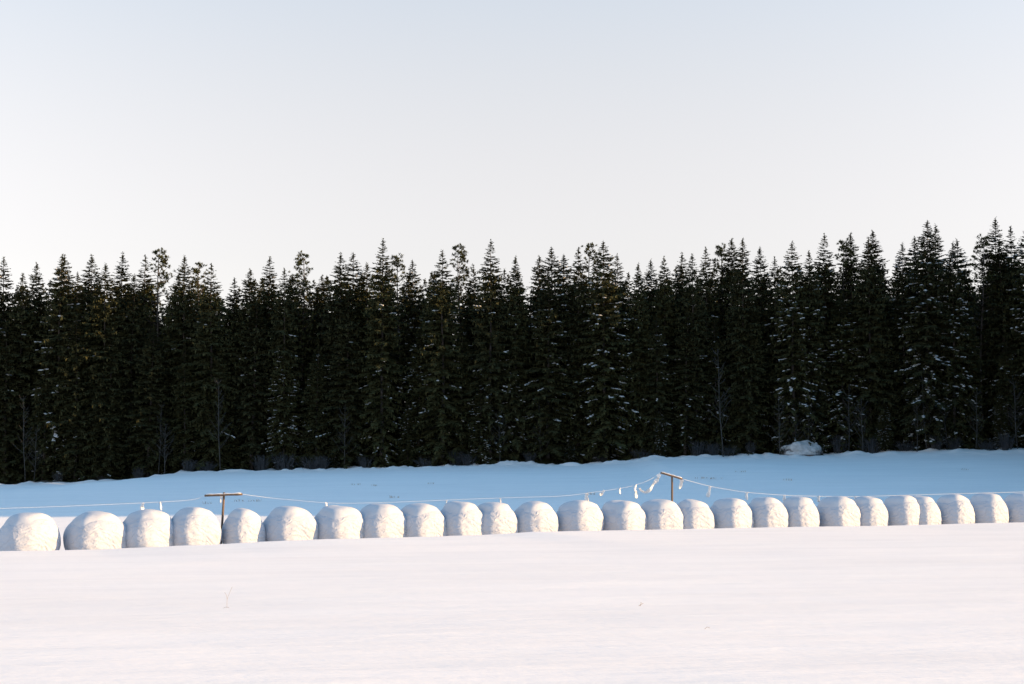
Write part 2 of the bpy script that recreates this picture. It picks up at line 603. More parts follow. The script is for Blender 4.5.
OFF = -0.8
cord([a1] + [row_px(x, y, OFF) for x, y in [(190, 500), (140, 503), (95, 505), (40, 507.2), (-40, 509.5), (-120, 511)]], 0.005,
     'pale frosted cord running left from the upright T-post')
cord([b1] + [row_px(x, y, OFF) for x, y in [(268, 497.6), (293, 500), (338, 503.2), (400, 502), (460, 499.5), (512, 497.6), (562, 496), (594, 492.2), (612, 489.6), (632, 486), (649, 480)]] + [a2], 0.004,
     'long sagging pale cord strung between the two T-posts')
cord([b2] + [row_px(x, y, -0.85) for x, y in [(709, 486), (728, 489.5), (747, 492.3), (784, 495.2), (818, 496.2), (855, 496.6), (905, 495.2), (960, 493.6), (1040, 491.5), (1100, 490)]], 0.0055,
     'taut pale cord running right from the slanting T-post over the bales')


def strip_mesh(pts, widths, seed=0, thick=0.012):
    """a limp folded plastic strip: a twisting band with thickness along a path"""
    rnd = random.Random(seed)
    sp = smooth_path(pts, 7)
    n = len(sp)
    vs, fs = [], []
    ph = rnd.uniform(0, 3)
    tw = rnd.uniform(1.0, 2.2) * rnd.choice((-1, 1))
    for i, p in enumerate(sp):
        t = i / (n - 1)
        a = ph + tw * t + 0.5 * math.sin(7 * t + ph)
        d = (sp[min(i + 1, n - 1)] - sp[max(i - 1, 0)]).normalized()
        up = Vector((0, 0, 1)) if abs(d.z) < 0.85 else Vector((1, 0, 0))
        s = d.cross(up).normalized(); q = s.cross(d)
        sd = s * math.cos(a * 0.55) + q * math.sin(a * 0.55)
        nn = d.cross(sd)
        w = np.interp(t, np.linspace(0, 1, len(widths)), widths) * (1 + 0.18 * math.sin(9 * t + ph))
        for k, (c, h) in enumerate([(-1, 0), (-0.35, 1), (0.35, -0.4), (1, 0.7)]):
            off = sd * (c * w / 2) + nn * (h * w * 0.22)
            vs.append(p + off + nn * thick / 2)
            vs.append(p + off - nn * thick / 2)
    for i in range(n - 1):
        a, b = i * 8, (i + 1) * 8
        for k in range(3):
            fs.append((a + 2 * k, a + 2 * k + 2, b + 2 * k + 2, b + 2 * k))
            fs.append((a + 2 * k + 1, b + 2 * k + 1, b + 2 * k + 3, a + 2 * k + 3))
        fs.append((a, b, b + 1, a + 1))
        fs.append((a + 6, a + 7, b + 7, b + 6))
    fs.append((0, 1, 3, 2)); fs.append((2, 3, 5, 4)); fs.append((4, 5, 7, 6))
    e = (n - 1) * 8
    fs.append((e, e + 2, e + 3, e + 1)); fs.append((e + 2, e + 4, e + 5, e + 3)); fs.append((e + 4, e + 6, e + 7, e + 5))
    return vs, fs


def ribbon(pix, widths_px, off, label, seed):
    Y = row_at(pix[0][0], off)[0][1]
    pts = [unproj(x, y, Y + 0.02 * math.sin(3 * i + seed)) for i, (x, y) in enumerate(pix)]
    o = pts[0].copy()
    vs, fs = strip_mesh([p - o for p in pts], [w * Y / F for w in widths_px], seed)
    ob = link('plastic_ribbon', mesh_from('plastic_ribbon', vs, fs, M_RIBBON, True), None, o)
    tag(ob, label, 'ribbon', 'white ribbons on the cords')


RIB = [
    ([(221.2, 496), (220.8, 499.5), (220.6, 503)], [3, 2.6, 1.5], -0.6, 'short white ribbon hanging from the upright T-post crossbar'),
    ([(143, 503), (142, 507), (142.5, 511)], [2.5, 3.4, 3], OFF, 'left one of two small white ribbons above the third bale from the left'),
    ([(160, 502), (161, 506), (161.5, 510)], [2.5, 3.6, 3], OFF, 'right one of two small white ribbons above the third bale from the left'),
    ([(326, 502.5), (326.5, 505), (326.2, 508)], [2.0, 2.6, 2], OFF, 'small white ribbon above the seventh bale from the left'),
    ([(446.5, 500), (446.4, 505), (446.6, 511)], [1.8, 2.2, 2], OFF, 'thin white ribbon in the gap before the tenth bale from the left'),
    ([(500, 498), (500.6, 501), (500.2, 504)], [1.8, 2.4, 2], OFF, 'tiny white ribbon above the eleventh bale from the left'),
    ([(587, 493.5), (586.4, 497), (587.2, 503)], [3.2, 4.2, 2.8], OFF, 'white ribbon touching the top of the thirteenth bale from the left'),
    ([(604, 490.4), (602, 492.5), (600, 495.5)], [2.2, 3.6, 2.2], OFF, 'slanting white ribbon beside the thirteenth bale, left of an upright one'),
    ([(620, 487.6), (619.8, 490.5), (620.4, 494)], [2.4, 3.2, 1.8], OFF, 'upright little white ribbon left of the ragged bunch'),
    ([(636, 484.8), (635.2, 489), (636.4, 493), (636, 498)], [2.4, 5.4, 3.6, 3.4], OFF, 'thick ragged bunch of white ribbon hanging from the long cord'),
    ([(639.5, 488), (642, 491.2), (646, 492.2), (650, 489.5), (653, 484.5), (655.5, 481)], [1.6, 2.6, 2.6, 2.8, 2.4, 2], OFF, 'long white ribbon sagging in a loop below the slanting crossbar'),
    ([(659.8, 474.5), (657.5, 478.5), (654.5, 483)], [2.4, 4.6, 2.6], OFF, 'white ribbon knotted at the left tip of the slanting crossbar'),
    ([(682, 480), (681, 484), (679.2, 489)], [4.0, 3.6, 1.4], -0.85, 'pointed white ribbon at the right tip of the slanting crossbar'),
    ([(710, 485.8), (709.5, 490), (707.5, 497)], [2.4, 4.2, 3.0], -0.85, 'white ribbon hanging between the sixteenth and seventeenth bales from the left'),
    ([(747, 492), (746.6, 495.5), (747.2, 500)], [2.8, 3.8, 2.6], -0.85, 'white ribbon hanging low over the ninth bale from the right'),
    ([(784, 495), (784.2, 498.5), (783.6, 502)], [2.2, 3.0, 2.2], -0.85, 'small white ribbon over the eighth bale from the right'),
    ([(818.5, 496), (818.8, 499), (818.2, 502)], [2.6, 3.6, 2.2], -0.85, 'small white ribbon between the seventh and eighth bales from the right'),
    ([(855, 496.3), (855.4, 499), (855, 501)], [2.2, 2.8, 2.2], -0.85, 'small white ribbon over the seventh bale from the right'),
]
for i, (pix, w, off, lab) in enumerate(RIB):
    ribbon(pix, w, off, lab, i + 5)

# ------------------------------------------------------------------ straws and tufts in the snow
def straw(px, py, pts, r, label, Y=None):
    # the point of the snow seen at that picture position
    lo, hi = 8.0, 40.0
    for _ in range(40):
        md = (lo + hi) / 2
        q = unproj(px, py, md)
        if q.z > gz(q.x, q.y):
            lo = md
        else:
            hi = md
    q = unproj(px, py, lo)
    mb = MB()
    for P in pts:
        mb.tube(smooth_path([Vector(p) for p in P], 5), r, 5)
    o = link('dry_straw', mb.mesh('dry_straw', M_STRAW, True), None, (q.x, q.y, q.z))
    tag(o, label, 'straw')


straw(227, 608, [[(0, 0, -0.05), (0.0, 0, 0.10), (0.02, 0.01, 0.17), (0.06, 0.02, 0.27)], [(0.0, 0, 0.11), (-0.01, 0, 0.16), (-0.035, 0.01, 0.20)], [(-0.05, 0, 0.0), (0, 0, 0.012), (0.03, 0, 0.0)]],
      0.0017, 'bent dry straw standing alone in the sunlit foreground snow')
straw(641, 606, [[(-0.03, 0, 0.0), (0, 0, 0.02), (0.03, 0.01, 0.03)], [(-0.01, 0, -0.02), (0, 0, 0.03), (0.0, 0.0, 0.05)]], 0.0028, 'short broken straw poking out of the snow right of the middle')
straw(707, 629, [[(-0.025, 0, 0.0), (0, 0, 0.02), (0.03, 0, 0.01)]], 0.002, 'tiny dark straw tip lowest in the foreground snow')


def field_at(px, py):
    lo, hi = 50.0, 117.0
    for _ in range(40):
        md = (lo + hi) / 2
        q = unproj(px, py, md)
        if q.z > gz(q.x, q.y):
            lo = md
        else:
            hi = md
    return unproj(px, py, lo)


tufts = [(248, 501.5, 1.0, 'wide sparse grass tuft in the shaded field right of the upright T-post'),
         (207, 504, 0.25, 'tiny grass tuft just left of the upright T-post'),
         (355, 485, 0.5, 'left one of three low grass tufts in the mid field above the bales'),
         (396, 497.8, 0.5, 'grass tuft peeping up right above the eighth bale from the left'),
         (430, 484, 0.35, 'right one of three low grass tufts in the mid field above the bales'),
         (374, 486, 0.35, 'middle one of three low grass tufts in the mid field above the bales'),
         (592, 494.5, 0.5, 'grass tuft beside the white ribbon of the thirteenth bale'),
         (702, 478.5, 0.7, 'left one of a pair of grass tufts right of the slanting T-post'),
         (716, 479, 0.6, 'right one of a pair of grass tufts right of the slanting T-post'),
         (741, 472, 0.6, 'grass tuft further back in the shaded field, below the snowy boulder'),
         (788, 480.5, 0.5, 'grass tuft in the shaded field above the eighth bale from the right'),
         (965, 470, 0.4, 'grass tuft in the shaded field at the far right')]
for j, (px, py, sp, lab) in enumerate(tufts):
    rnd = random.Random(700 + j)
    q = field_at(px, py)
    mb = MB()
    for k in range(int(16 * sp) + 5):
        bx, by = rnd.uniform(-1, 1) * sp * 0.6, rnd.uniform(-0.15, 0.15)
        h = rnd.uniform(0.05, 0.13)
        ln = rnd.uniform(-0.08, 0.08)
        mb.tube([(bx, by, -0.04), (bx + ln * 0.4, by, h * 0.7), (bx + ln, by, h)], [0.009, 0.007, 0.003], 4)
    mb.tube([(-sp * 0.65, 0, -0.045), (0, 0.02, -0.03), (sp * 0.65, 0, -0.045)], [0.01, 0.02, 0.01], 5)
    o = link('grass_tuft', mb.mesh('grass_tuft', M_STRAW), None, q)
    tag(o, lab, 'grass tuft', 'grass tufts in the shaded field')

# ------------------------------------------------------------------ conifers
class Quads:
    def __init__(self):
        self.q = []

    def kite(self, a, b, side, w, thick=0.0):
        m = (a[0] * 0.45 + b[0] * 0.55, a[1] * 0.45 + b[1] * 0.55, a[2] * 0.45 + b[2] * 0.55)
        self.q.append((a, (m[0] + side[0] * w, m[1] + side[1] * w, m[2] + side[2] * w), b, (m[0] - side[0] * w, m[1] - side[1] * w, m[2] - side[2] * w)))

    def mesh(self, name, mat):
        v = np.array(self.q, np.float32).reshape(-1, 3)
        f = np.arange(len(v), dtype=np.int32).reshape(-1, 4)
        return mesh_from(name, v, f, mat)


_t = (1 + 5 ** 0.5) / 2
ICO_V = np.array([(-1, _t, 0), (1, _t, 0), (-1, -_t, 0), (1, -_t, 0), (0, -1, _t), (0, 1, _t), (0, -1, -_t), (0, 1, -_t), (_t, 0, -1), (_t, 0, 1), (-_t, 0, -1), (-_t, 0, 1)], float)
ICO_V /= np.linalg.norm(ICO_V[0])
ICO_F = np.array([(0, 11, 5), (0, 5, 1), (0, 1, 7), (0, 7, 10), (0, 10, 11), (1, 5, 9), (5, 11, 4), (11, 10, 2), (10, 7, 6), (7, 1, 8), (3, 9, 4), (3, 4, 2), (3, 2, 6), (3, 6, 8), (3, 8, 9), (4, 9, 5), (2, 4, 11), (6, 2, 10), (8, 6, 7), (9, 8, 1)])


class Blobs:
    def __init__(self):
        self.v = []
        self.n = 0

    def add(self, c, ang, lx, ly, lz, slope, rnd):
        V = ICO_V * np.array([lx, ly, lz]) * (1 + np.array([[rnd.uniform(-0.28, 0.28)] for _ in range(12)]))
        V[:, 2] += V[:, 0] * slope
        ca, sa = math.cos(ang), math.sin(ang)
        W = np.stack([V[:, 0] * ca - V[:, 1] * sa + c[0], V[:, 0] * sa + V[:, 1] * ca + c[1], V[:, 2] + c[2]], -1)
        self.v.append(W); self.n += 1

    def mesh(self, name, mat):
        v = np.concatenate(self.v)
        f = (ICO_F[None] + (np.arange(self.n) * 12)[:, None, None]).reshape(-1, 3)
        return mesh_from(name, v, f, mat, True)


def make_spruce(seed, H=20.0, R=2.3, snow=0.0, low=0.8, ragged=0.2, dens=1.0, simple=False):
    rnd = random.Random(seed)
    Q, B = Quads(), Blobs()
    tip = rnd.uniform(3.7, 5.6)
    z = low
    sector = rnd.uniform(0, 6.28)
    while z < H - 0.25:
        t = z / H
        env = R * (1 - math.exp(-max(0.0, H - z - 0.4) / tip)) * (0.78 + 0.22 * min(1, z / 3.0))
        nb = rnd.choice((6, 7, 8)) if not simple else 5
        if t > 0.93:
            nb = rnd.choice((5, 6))
        a0 = rnd.uniform(0, 6.28)
        whorl = rnd.uniform(0.82, 1.15)
        for b in range(nb):
            if rnd.random() < ragged * (0.9 if t < 0.85 else 0.55):
                continue
            a = a0 + 6.283 * b / nb + rnd.uniform(-0.25, 0.25)
            L = (env * whorl * rnd.uniform(0.72, 1.14) + 0.10) * (1 + 0.10 * math.sin(a * 2 + sector))
            zz = z + rnd.uniform(-0.16, 0.16)
            el = 0.42 if t > 0.96 else (np.interp(t, [0, 0.35, 0.7, 0.96], [-0.50, -0.42, -0.16, 0.22]) + rnd.uniform(-0.12, 0.12))
            up = 0.08 if t < 0.8 else 0.05
            dx, dy = math.cos(a), math.sin(a)

            def pt(s):
                return (dx * L * s, dy * L * s, zz + L * (el * s + up * s * s))
            # the bough itself, a thin blade of needles
            nseg = max(2, int(L / 0.5))
            for k in range(nseg):
                p, q = pt(k / nseg), pt(min(1, (k + 1.25) / nseg))
                Q.kite(p, q, (-dy, dx, 0), 0.05 + 0.03 * (1 - k / nseg))
            n = max(2, int(L / (0.105 if not simple else 0.32) * dens))
            for k in range(n):
                s = (k + rnd.uniform(0.2, 0.9)) / n
                if s < 0.12:
                    continue
                p = pt(s)
                tl = (0.12 + 0.40 * L * (1 - s) * min(1, s * 2.5 + 0.25)) * rnd.uniform(0.7, 1.25)
                tl = min(tl, 0.75)
                for sd in (-1, 1):
                    ta = a + sd * rnd.uniform(0.55, 1.05)
                    tx, ty = math.cos(ta), math.sin(ta)
                    hang = rnd.uniform(-0.65, -0.05) if t < 0.85 else rnd.uniform(-0.15, 0.4)
                    e = (p[0] + tx * tl, p[1] + ty * tl, p[2] + tl * hang)
                    tilt = rnd.uniform(-0.8, 0.8)
                    ct = math.cos(tilt)
                    Q.kite(p, e, (-ty * ct, tx * ct, math.sin(tilt)), ((0.062 if not simple else 0.20) + 0.05 * min(1, tl)) * min(1.0, 0.55 + 0.40 * L))
                if not simple and t < 0.85 and rnd.random() < 0.6:      # curtain twigs below the bough
                    hl = rnd.uniform(0.15, 0.45) * min(1, L)
                    e = (p[0] + rnd.uniform(-0.1, 0.1), p[1] + rnd.uniform(-0.1, 0.1), p[2] - hl)
                    Q.kite(p, e, (-dy, dx, 0) if rnd.random() < 0.5 else (dx, dy, 0), 0.07)
            if snow and L > 0.5 and t < 0.93:
                pr = snow * (1.0 + 0.5 * math.sin(z * 0.9 + seed)) * (1.15 - 0.8 * t) * (0.35 + 1.3 * (noise.noise(Vector((dx * 1.3 + seed, dy * 1.3, z * 0.35))) > -0.02))
                if rnd.random() < pr:
                    s = rnd.uniform(0.40, 0.75)
                    wd = rnd.uniform(0.10, 0.20) * min(1.2, L / 1.4)
                    for k in range(rnd.choice((2, 3, 4, 5, 6))):    # a broken ridge of snow along the bough
                        if s > 1.0:
                            break
                        p = pt(s)
                        lx = wd * rnd.uniform(0.45, 1.35)
                        B.add((p[0] + rnd.uniform(-.14, .14), p[1] + rnd.uniform(-.14, .14), p[2] + 0.03 + rnd.uniform(-.06, .02)), a + rnd.uniform(-0.9, 0.9), lx, lx * rnd.uniform(0.5, 1.0), rnd.uniform(0.03, 0.07), el + 2 * up * s, rnd)
                        s += lx * rnd.uniform(1.0, 2.6) / L
        z += np.interp(t, [0, 0.6, 1], [0.46, 0.30, 0.15]) * rnd.uniform(0.8, 1.2) * (1.0 if not simple else 1.9)
    # leader with a few needles
    Q.kite((0, 0, H - 0.9), (0, 0, H), (1, 0, 0), 0.06)
    Q.kite((0, 0, H - 0.9), (0, 0, H), (0, 1, 0), 0.06)
    for k in range(10):
        a = rnd.uniform(0, 6.28); zz = H - rnd.uniform(0.1, 0.8)
        Q.kite((0, 0, zz), (math.cos(a) * 0.16, math.sin(a) * 0.16, zz + 0.16), (-math.sin(a), math.cos(a), 0), 0.04)
    return Q, B


def trunk_mesh(H, r, seed, dead=True):
    rnd = random.Random(seed)
    mb = MB()
    n = 10
    pts = [(0.04 * math.sin(i * 1.1 + seed), 0.04 * math.cos(i * 0.9 + seed), -0.6 + (H + 0.3) * i / n) for i in range(n + 1)]
    mb.tube(pts, [max(0.015, r * (1 - 0.95 * (i / n) ** 1.1) + (0.06 if i == 0 else 0)) for i in range(n + 1)], 8)
    if dead:
        for k in range(26):
            z = rnd.uniform(0.6, 6.0); a = rnd.uniform(0, 6.28); L = rnd.uniform(0.5, 1.6)
            mb.tube([(0, 0, z), (math.cos(a) * L * .5, math.sin(a) * L * .5, z - 0.05 * L), (math.cos(a) * L, math.sin(a) * L, z - 0.25 * L)], [0.018, 0.012, 0.005], 4, cap=False)
    return mb.mesh('trunk', M_BARK, True)


def make_pine(seed, H=20.0):
    rnd = random.Random(seed)
    Q = Quads()
    W = MB()
    n = 10
    W.tube([(0.10 * math.sin(i * .8 + seed), 0.08 * math.cos(i * .7), -0.6 + (H + 0.0) * i / n) for i in range(n + 1)], [max(0.03, 0.17 * (1 - 0.85 * i / n)) for i in range(n + 1)], 8)
    z = H * 0.42
    while z < H - 0.3:
        t = (z / H - 0.42) / 0.58
        L0 = np.interp(t, [0, 0.35, 0.75, 1.0], [1.3, 1.9, 1.25, 0.35])
        for b in range(rnd.choice((3, 4, 5))):
            a = rnd.uniform(0, 6.28)
            L = L0 * rnd.uniform(0.6, 1.15)
            el = rnd.uniform(0.1, 0.6) + 0.35 * t
            e = (math.cos(a) * L, math.sin(a) * L, z + L * el)
            m = (math.cos(a) * L * .5, math.sin(a) * L * .5, z + L * el * .35)
            W.tube([(0, 0, z), m, e], [0.03, 0.02, 0.01], 4, cap=False)
            for c in range(rnd.choice((3, 4, 5))):
                f = rnd.uniform(0.5, 1.05)
                cx = (e[0] * f + rnd.uniform(-.22, .22), e[1] * f + rnd.uniform(-.22, .22), z + (e[2] - z) * f + rnd.uniform(-.08, .22))
                for k in range(22):                     # a brush of needles
                    ua, ue = rnd.uniform(0, 6.28), rnd.uniform(-0.3, 1.3)
                    l = rnd.uniform(0.14, 0.30)
                    d = (math.cos(ua) * math.cos(ue), math.sin(ua) * math.cos(ue), math.sin(ue))
                    Q.kite(cx, (cx[0] + d[0] * l, cx[1] + d[1] * l, cx[2] + d[2] * l), (-math.sin(ua), math.cos(ua), 0), 0.035)
        z += rnd.uniform(0.30, 0.55)
    return Q.mesh('crown', M_PINE), W.mesh('trunk', M_BARK, True)


SPRUCE = []      # (crown mesh, trunk mesh, snow mesh or None, snowiness word)
spec = [  # seed, R, snow, low, ragged
    (1, 2.25, 0.025, 0.7, 0.14), (2, 2.5, 0.03, 1.4, 0.20), (3, 2.05, 0.02, 0.6, 0.26), (4, 2.4, 0.04, 1.0, 0.16),
    (5, 2.25, 0.13, 0.5, 0.16), (6, 2.5, 0.12, 0.6, 0.20), (7, 2.1, 0.16, 0.5, 0.24),
    (8, 2.4, 0.52, 0.4, 0.14), (9, 2.2, 0.42, 0.4, 0.18)]
for sd, R, sn, low, rg in spec:
    Q, B = make_spruce(sd, 20.0, R, sn, low, rg)
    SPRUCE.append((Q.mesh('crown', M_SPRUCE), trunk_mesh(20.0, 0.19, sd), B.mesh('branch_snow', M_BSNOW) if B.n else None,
                   'dark' if sn < 0.05 else ('snow-flecked' if sn < 0.2 else 'snow-laden')))
PINE = [make_pine(51), make_pine(52)]

# tops of the crowns along the skyline: picture column, row, kind (s spruce, p pine)
TOPS = [(-14, 262, 's'), (6.6, 256, 's'), (23, 272, 's'), (38, 262, 's'), (60, 254, 's'), (68, 254.5, 's'), (79, 272, 's'), (90, 254, 's'), (106, 263, 's'), (121, 252, 's'), (133, 274, 's'), (147, 254, 's'), (158, 250, 'p'),
        (171, 272, 's'), (185, 254, 's'), (200, 265, 'p'), (214, 263, 's'), (231, 276, 's'), (249, 268, 's'), (270, 256, 's'), (285, 267, 's'), (296, 274, 's'), (305, 254, 'p'), (322, 274, 's'), (339, 252, 's'),
        (352, 252, 's'), (369, 262, 's'), (383, 238, 's'), (402, 256, 'p'), (417, 259, 's'), (430, 272, 's'), (444, 250, 's'), (464, 245, 'p'), (477, 266, 's'), (490, 239, 's'), (503, 268, 's'),
        (516, 255, 's'), (536, 255, 's'), (550, 246, 's'), (563, 253, 's'), (577, 246, 's'), (592, 246, 'p'), (604, 240, 's'), (621, 253, 's'), (638, 262, 's'),
        (651, 258, 's'), (666, 255, 's'), (683, 252, 's'), (695, 253, 's'), (704, 246, 's'), (724, 246, 'p'), (731, 238, 's'), (741, 238, 's'), (762, 246, 's'),
        (776, 256, 's'), (791, 241, 's'), (810, 250, 's'), (822, 233, 's'), (839, 241, 'p'), (851, 232, 's'), (867, 237, 's'), (878, 229, 's'), (901, 242, 's'),
        (913, 236, 's'), (923, 220, 's'), (934, 224, 's'), (950, 241, 's'), (958, 239, 's'), (976, 237, 'p'), (990, 217, 's'), (1002, 238, 's'), (1012, 225, 's'), (1030, 228, 's')]

TREES = []       # dicts: px, Y, top z, variant, row word


def snow_pref(px, rnd):
    """more snow hangs on the trees of the middle and the right"""
    w = np.interp(px, [0, 250, 380, 470, 560, 610, 680, 760, 800, 860, 930, 1024], [.12, .2, .5, .55, .45, .9, .3, .25, .9, .4, .95, .5])
    r = rnd.random()
    if r < w * 0.35:
        return rnd.choice((7, 8))
    if r < w * 0.95:
        return rnd.choice((4, 5, 6))
    return rnd.choice((0, 1, 2, 3))


FORCE = {402.5: 6, 490: 6, 604: 7, 791: 8, 923: 7, 950: 8, 444: 5, 383: 6}
rt = random.Random(77)
for i, (px, py, kind) in enumerate(TOPS):
    Y = edge_y(px) + 1.6 + (0.0, 2.6, 1.1, 4.0)[i % 4] + rt.uniform(-0.4, 0.4)
    if kind == 'p':
        Y += 2.5
    if px in FORCE:
        Y = edge_y(px) + 0.8
    TREES.append(dict(px=px, py=py, Y=Y, kind=kind, var=FORCE.get(px, snow_pref(px, rt)), row='skyline'))
px = -20.0
while px < 1040:                                   # lower trees along the very edge
    topy = np.interp(px, [0, 500, 1024], [300, 292, 282]) + rt.uniform(-14, 55)
    if min(abs(px - f) for f in FORCE) < 15:
        px += 11
        continue
    TREES.append(dict(px=px, py=topy, Y=edge_y(px) + 0.9 + rt.uniform(-0.3, 0.8), kind='s', var=snow_pref(px, rt), row='front'))
    px += rt.uniform(26, 40)
EXTRA = [(335, 447, 0.2, 8, 'y'), (661, 408, -0.3, 8, 'y'), (884, 402, 0.0, 7, 'y'), (937, 428, -0.2, 8, 'y'), (1000, 392, 0.2, 8, 'y'),
         (788, 437, -0.2, 8, 'y'), (570, 440, 0.0, 7, 'y'), (480, 380, 0.1, 8, 'y'), (408, 400, 0.2, 5, 'y')]
for px, py, dy, var, kind in EXTRA:
    TREES.append(dict(px=px, py=py, Y=edge_y(px) + 0.1 + dy, kind='y', var=var, row='young'))

# where each stands, told by the bales below it
def bale_word(px):
    j = min(range(26), key=lambda k: abs(BALE_SPANS[k][0] - px))
    if j == 0:
        return 'the leftmost bale'
    if j == 25:
        return 'the rightmost bale'
    return 'the ' + (ordinal_words(j + 1) + ' bale from the left' if j < 13 else ordinal_words(26 - j) + ' bale from the right')


buckets = {}
for t in TREES:
    sn = SPRUCE[t['var']][3]
    if t['kind'] == 'p':
        d = 'loose-crowned olive skyline pine'
    elif t['kind'] == 'y':
        d = 'young snow-laden spruce'
    elif t['row'] == 'front':
        d = sn + ' shorter front-edge spruce'
    else:
        d = ('tall ' if t['py'] < 250 else '') + sn + ' skyline spruce'
    t['d'] = d
    t['b'] = bale_word(t['px'])
    buckets.setdefault((d, t['b']), []).append(t)
for (d, b), L in buckets.items():
    L.sort(key=lambda t: t['px'])
    if len(L) == 1:
        L[0]['label'] = d + ' straight above ' + b
    else:
        for k, t in enumerate(L):
            w = ['left', 'right'][k] if len(L) == 2 else ['left', 'middle', 'right'][min(k, 2)]
            t['label'] = d + ', ' + w + ' one above ' + b

for i, t in enumerate(TREES):
    rnd = random.Random(900 + i)
    topp = unproj(t['px'], t['py'], t['Y'])
    x, y = topp.x, topp.y
    zg = gz(x, y)
    H = topp.z - zg
    k = H / 20.0
    if t['kind'] == 'p':
        cm, tm = PINE[i % 2]
        sm = None
        name = 'pine_tree'
        wx = 1.0
    else:
        cm, tm, sm, _ = SPRUCE[t['var']]
        name = 'spruce_tree'
        wx = rnd.uniform(0.88, 1.12)
        if t['row'] == 'front':
            wx *= 1.15
        if t['kind'] == 'y':
            wx *= 2.0 if H < 3 else 1.5
    root = link(name, None, None, (x, y, zg), rnd.uniform(0, 6.28))
    root.scale = (k * wx, k * wx, k)
    root.rotation_euler.x = rnd.gauss(0, 0.012)
    root.rotation_euler.y = rnd.gauss(0, 0.012)
    link('trunk', tm, root)
    cr = link('crown', cm, root)
    if sm:
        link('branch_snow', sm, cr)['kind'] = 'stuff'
    tag(root, t['label'], 'pine' if t['kind'] == 'p' else 'spruce', 'trees of the forest edge')

# ------------------------------------------------------------------ the wood behind and beyond the picture's right side
Qs = [make_spruce(200 + k, 20.0, 2.6, 0, 0.4, 0.10, 1.0, True)[0] for k in range(3)]
QV = [np.array(q.q, np.float32) for q in Qs]
rw = random.Random(5)


def wood(name, spots, label):
    out = []
    for (x, y, h) in spots:
        a = rw.uniform(0, 6.28); ca, sa = math.cos(a), math.sin(a); k = h / 20.0; w = k * rw.uniform(0.9, 1.15)
        v = QV[rw.randrange(3)].reshape(-1, 3)
        zg = gz(x, y)
        out.append(np.stack([(v[:, 0] * ca - v[:, 1] * sa) * w + x, (v[:, 0] * sa + v[:, 1] * ca) * w + y, v[:, 2] * k + zg - 0.2], -1))
    v = np.concatenate(out)
    f = np.arange(len(v), dtype=np.int32).reshape(-1, 4)
    o = link(name, mesh_from(name, v, f, M_SPRUCE))
    tag(o, label, 'woodland', kind='stuff')
    return o


spots = []
for yy in np.arange(128.5, 150, 2.3):
    for xx in np.arange(-62, 62, 2.5):
        x_, y_ = xx + rw.uniform(-0.9, 0.9), yy + rw.uniform(-0.8, 0.8)
        pxx = 512 + F * x_ / y_
        h = unproj(pxx, np.interp(pxx, [0, 1024], [288, 266]) + rw.uniform(-10, 28), y_).z - gz(x_, y_)
        spots.append((x_, y_, h))
wood('spruce_wood', spots, 'dense dark spruce wood filling the depth behind the edge trees')
spots = []
for xx in np.arange(50, 110, 2.7):
    for yy in np.arange(52.5 - 0.085 * (xx - 50), 150, 2.9):
        if yy > 126 and xx < 62:
            continue
        if xx > 64 and yy > 62 and rw.random() < 0.3:
            continue
        spots.append((xx + rw.uniform(-0.9, 0.9), yy + rw.uniform(-0.9, 0.9), (rw.uniform(25, 29) if yy < 97 else rw.uniform(22.5, 26.5)) + min(4.0, max(0, xx - 60) * 0.1)))
for xx in np.arange(-110, -62, 2.8):
    for yy in np.arange(121.5, 134, 2.8):
        spots.append((xx + rw.uniform(-0.9, 0.9), yy + rw.uniform(-0.8, 0.8), rw.uniform(16, 21)))
wood('spruce_wood', spots, 'spruce wood running on along the field to the right and left of the view')

# ------------------------------------------------------------------ bare saplings, frosted bushes, boulder
def twig_tree(seed, H, spread, n):
    rnd = random.Random(seed)
    mb = MB()
    lean = rnd.uniform(-0.05, 0.05)
    stem = [(lean * H * (i / 8) + 0.04 * math.sin(i + seed), 0, -0.2 + (H + .2) * i / 8) for i in range(9)]
    mb.tube(stem, [0.035 * (1 - 0.85 * i / 8) + 0.004 for i in range(9)], 6)
    tw = MB()
    for k in range(n):
        f = rnd.uniform(0.2, 0.98)
        bx = lean * H * f
        a = rnd.uniform(0, 6.28); L = spread * (1.1 - f) * rnd.uniform(0.6, 1.2) + 0.2
        z = H * f
        e = Vector((bx + math.cos(a) * L, math.sin(a) * L, z + L * rnd.uniform(0.7, 1.5)))
        s = Vector((bx, 0, z))
        m = s.lerp(e, 0.5) + Vector((math.cos(a), math.sin(a), 0)) * 0.08
        tw.tube([s, m, e], [0.014, 0.010, 0.004], 4, cap=False)
        for j in range(3):
            q = s.lerp(e, rnd.uniform(0.3, 0.9))
            a2 = a + rnd.uniform(-1, 1)
            tw.tube([q, q + Vector((math.cos(a2), math.sin(a2), rnd.uniform(0.3, 1.2))) * L * 0.35], [0.008, 0.004], 3, cap=False)
    return mb.mesh('stem', M_BIRCH, True), tw.mesh('twigs', M_BIRCH, True)


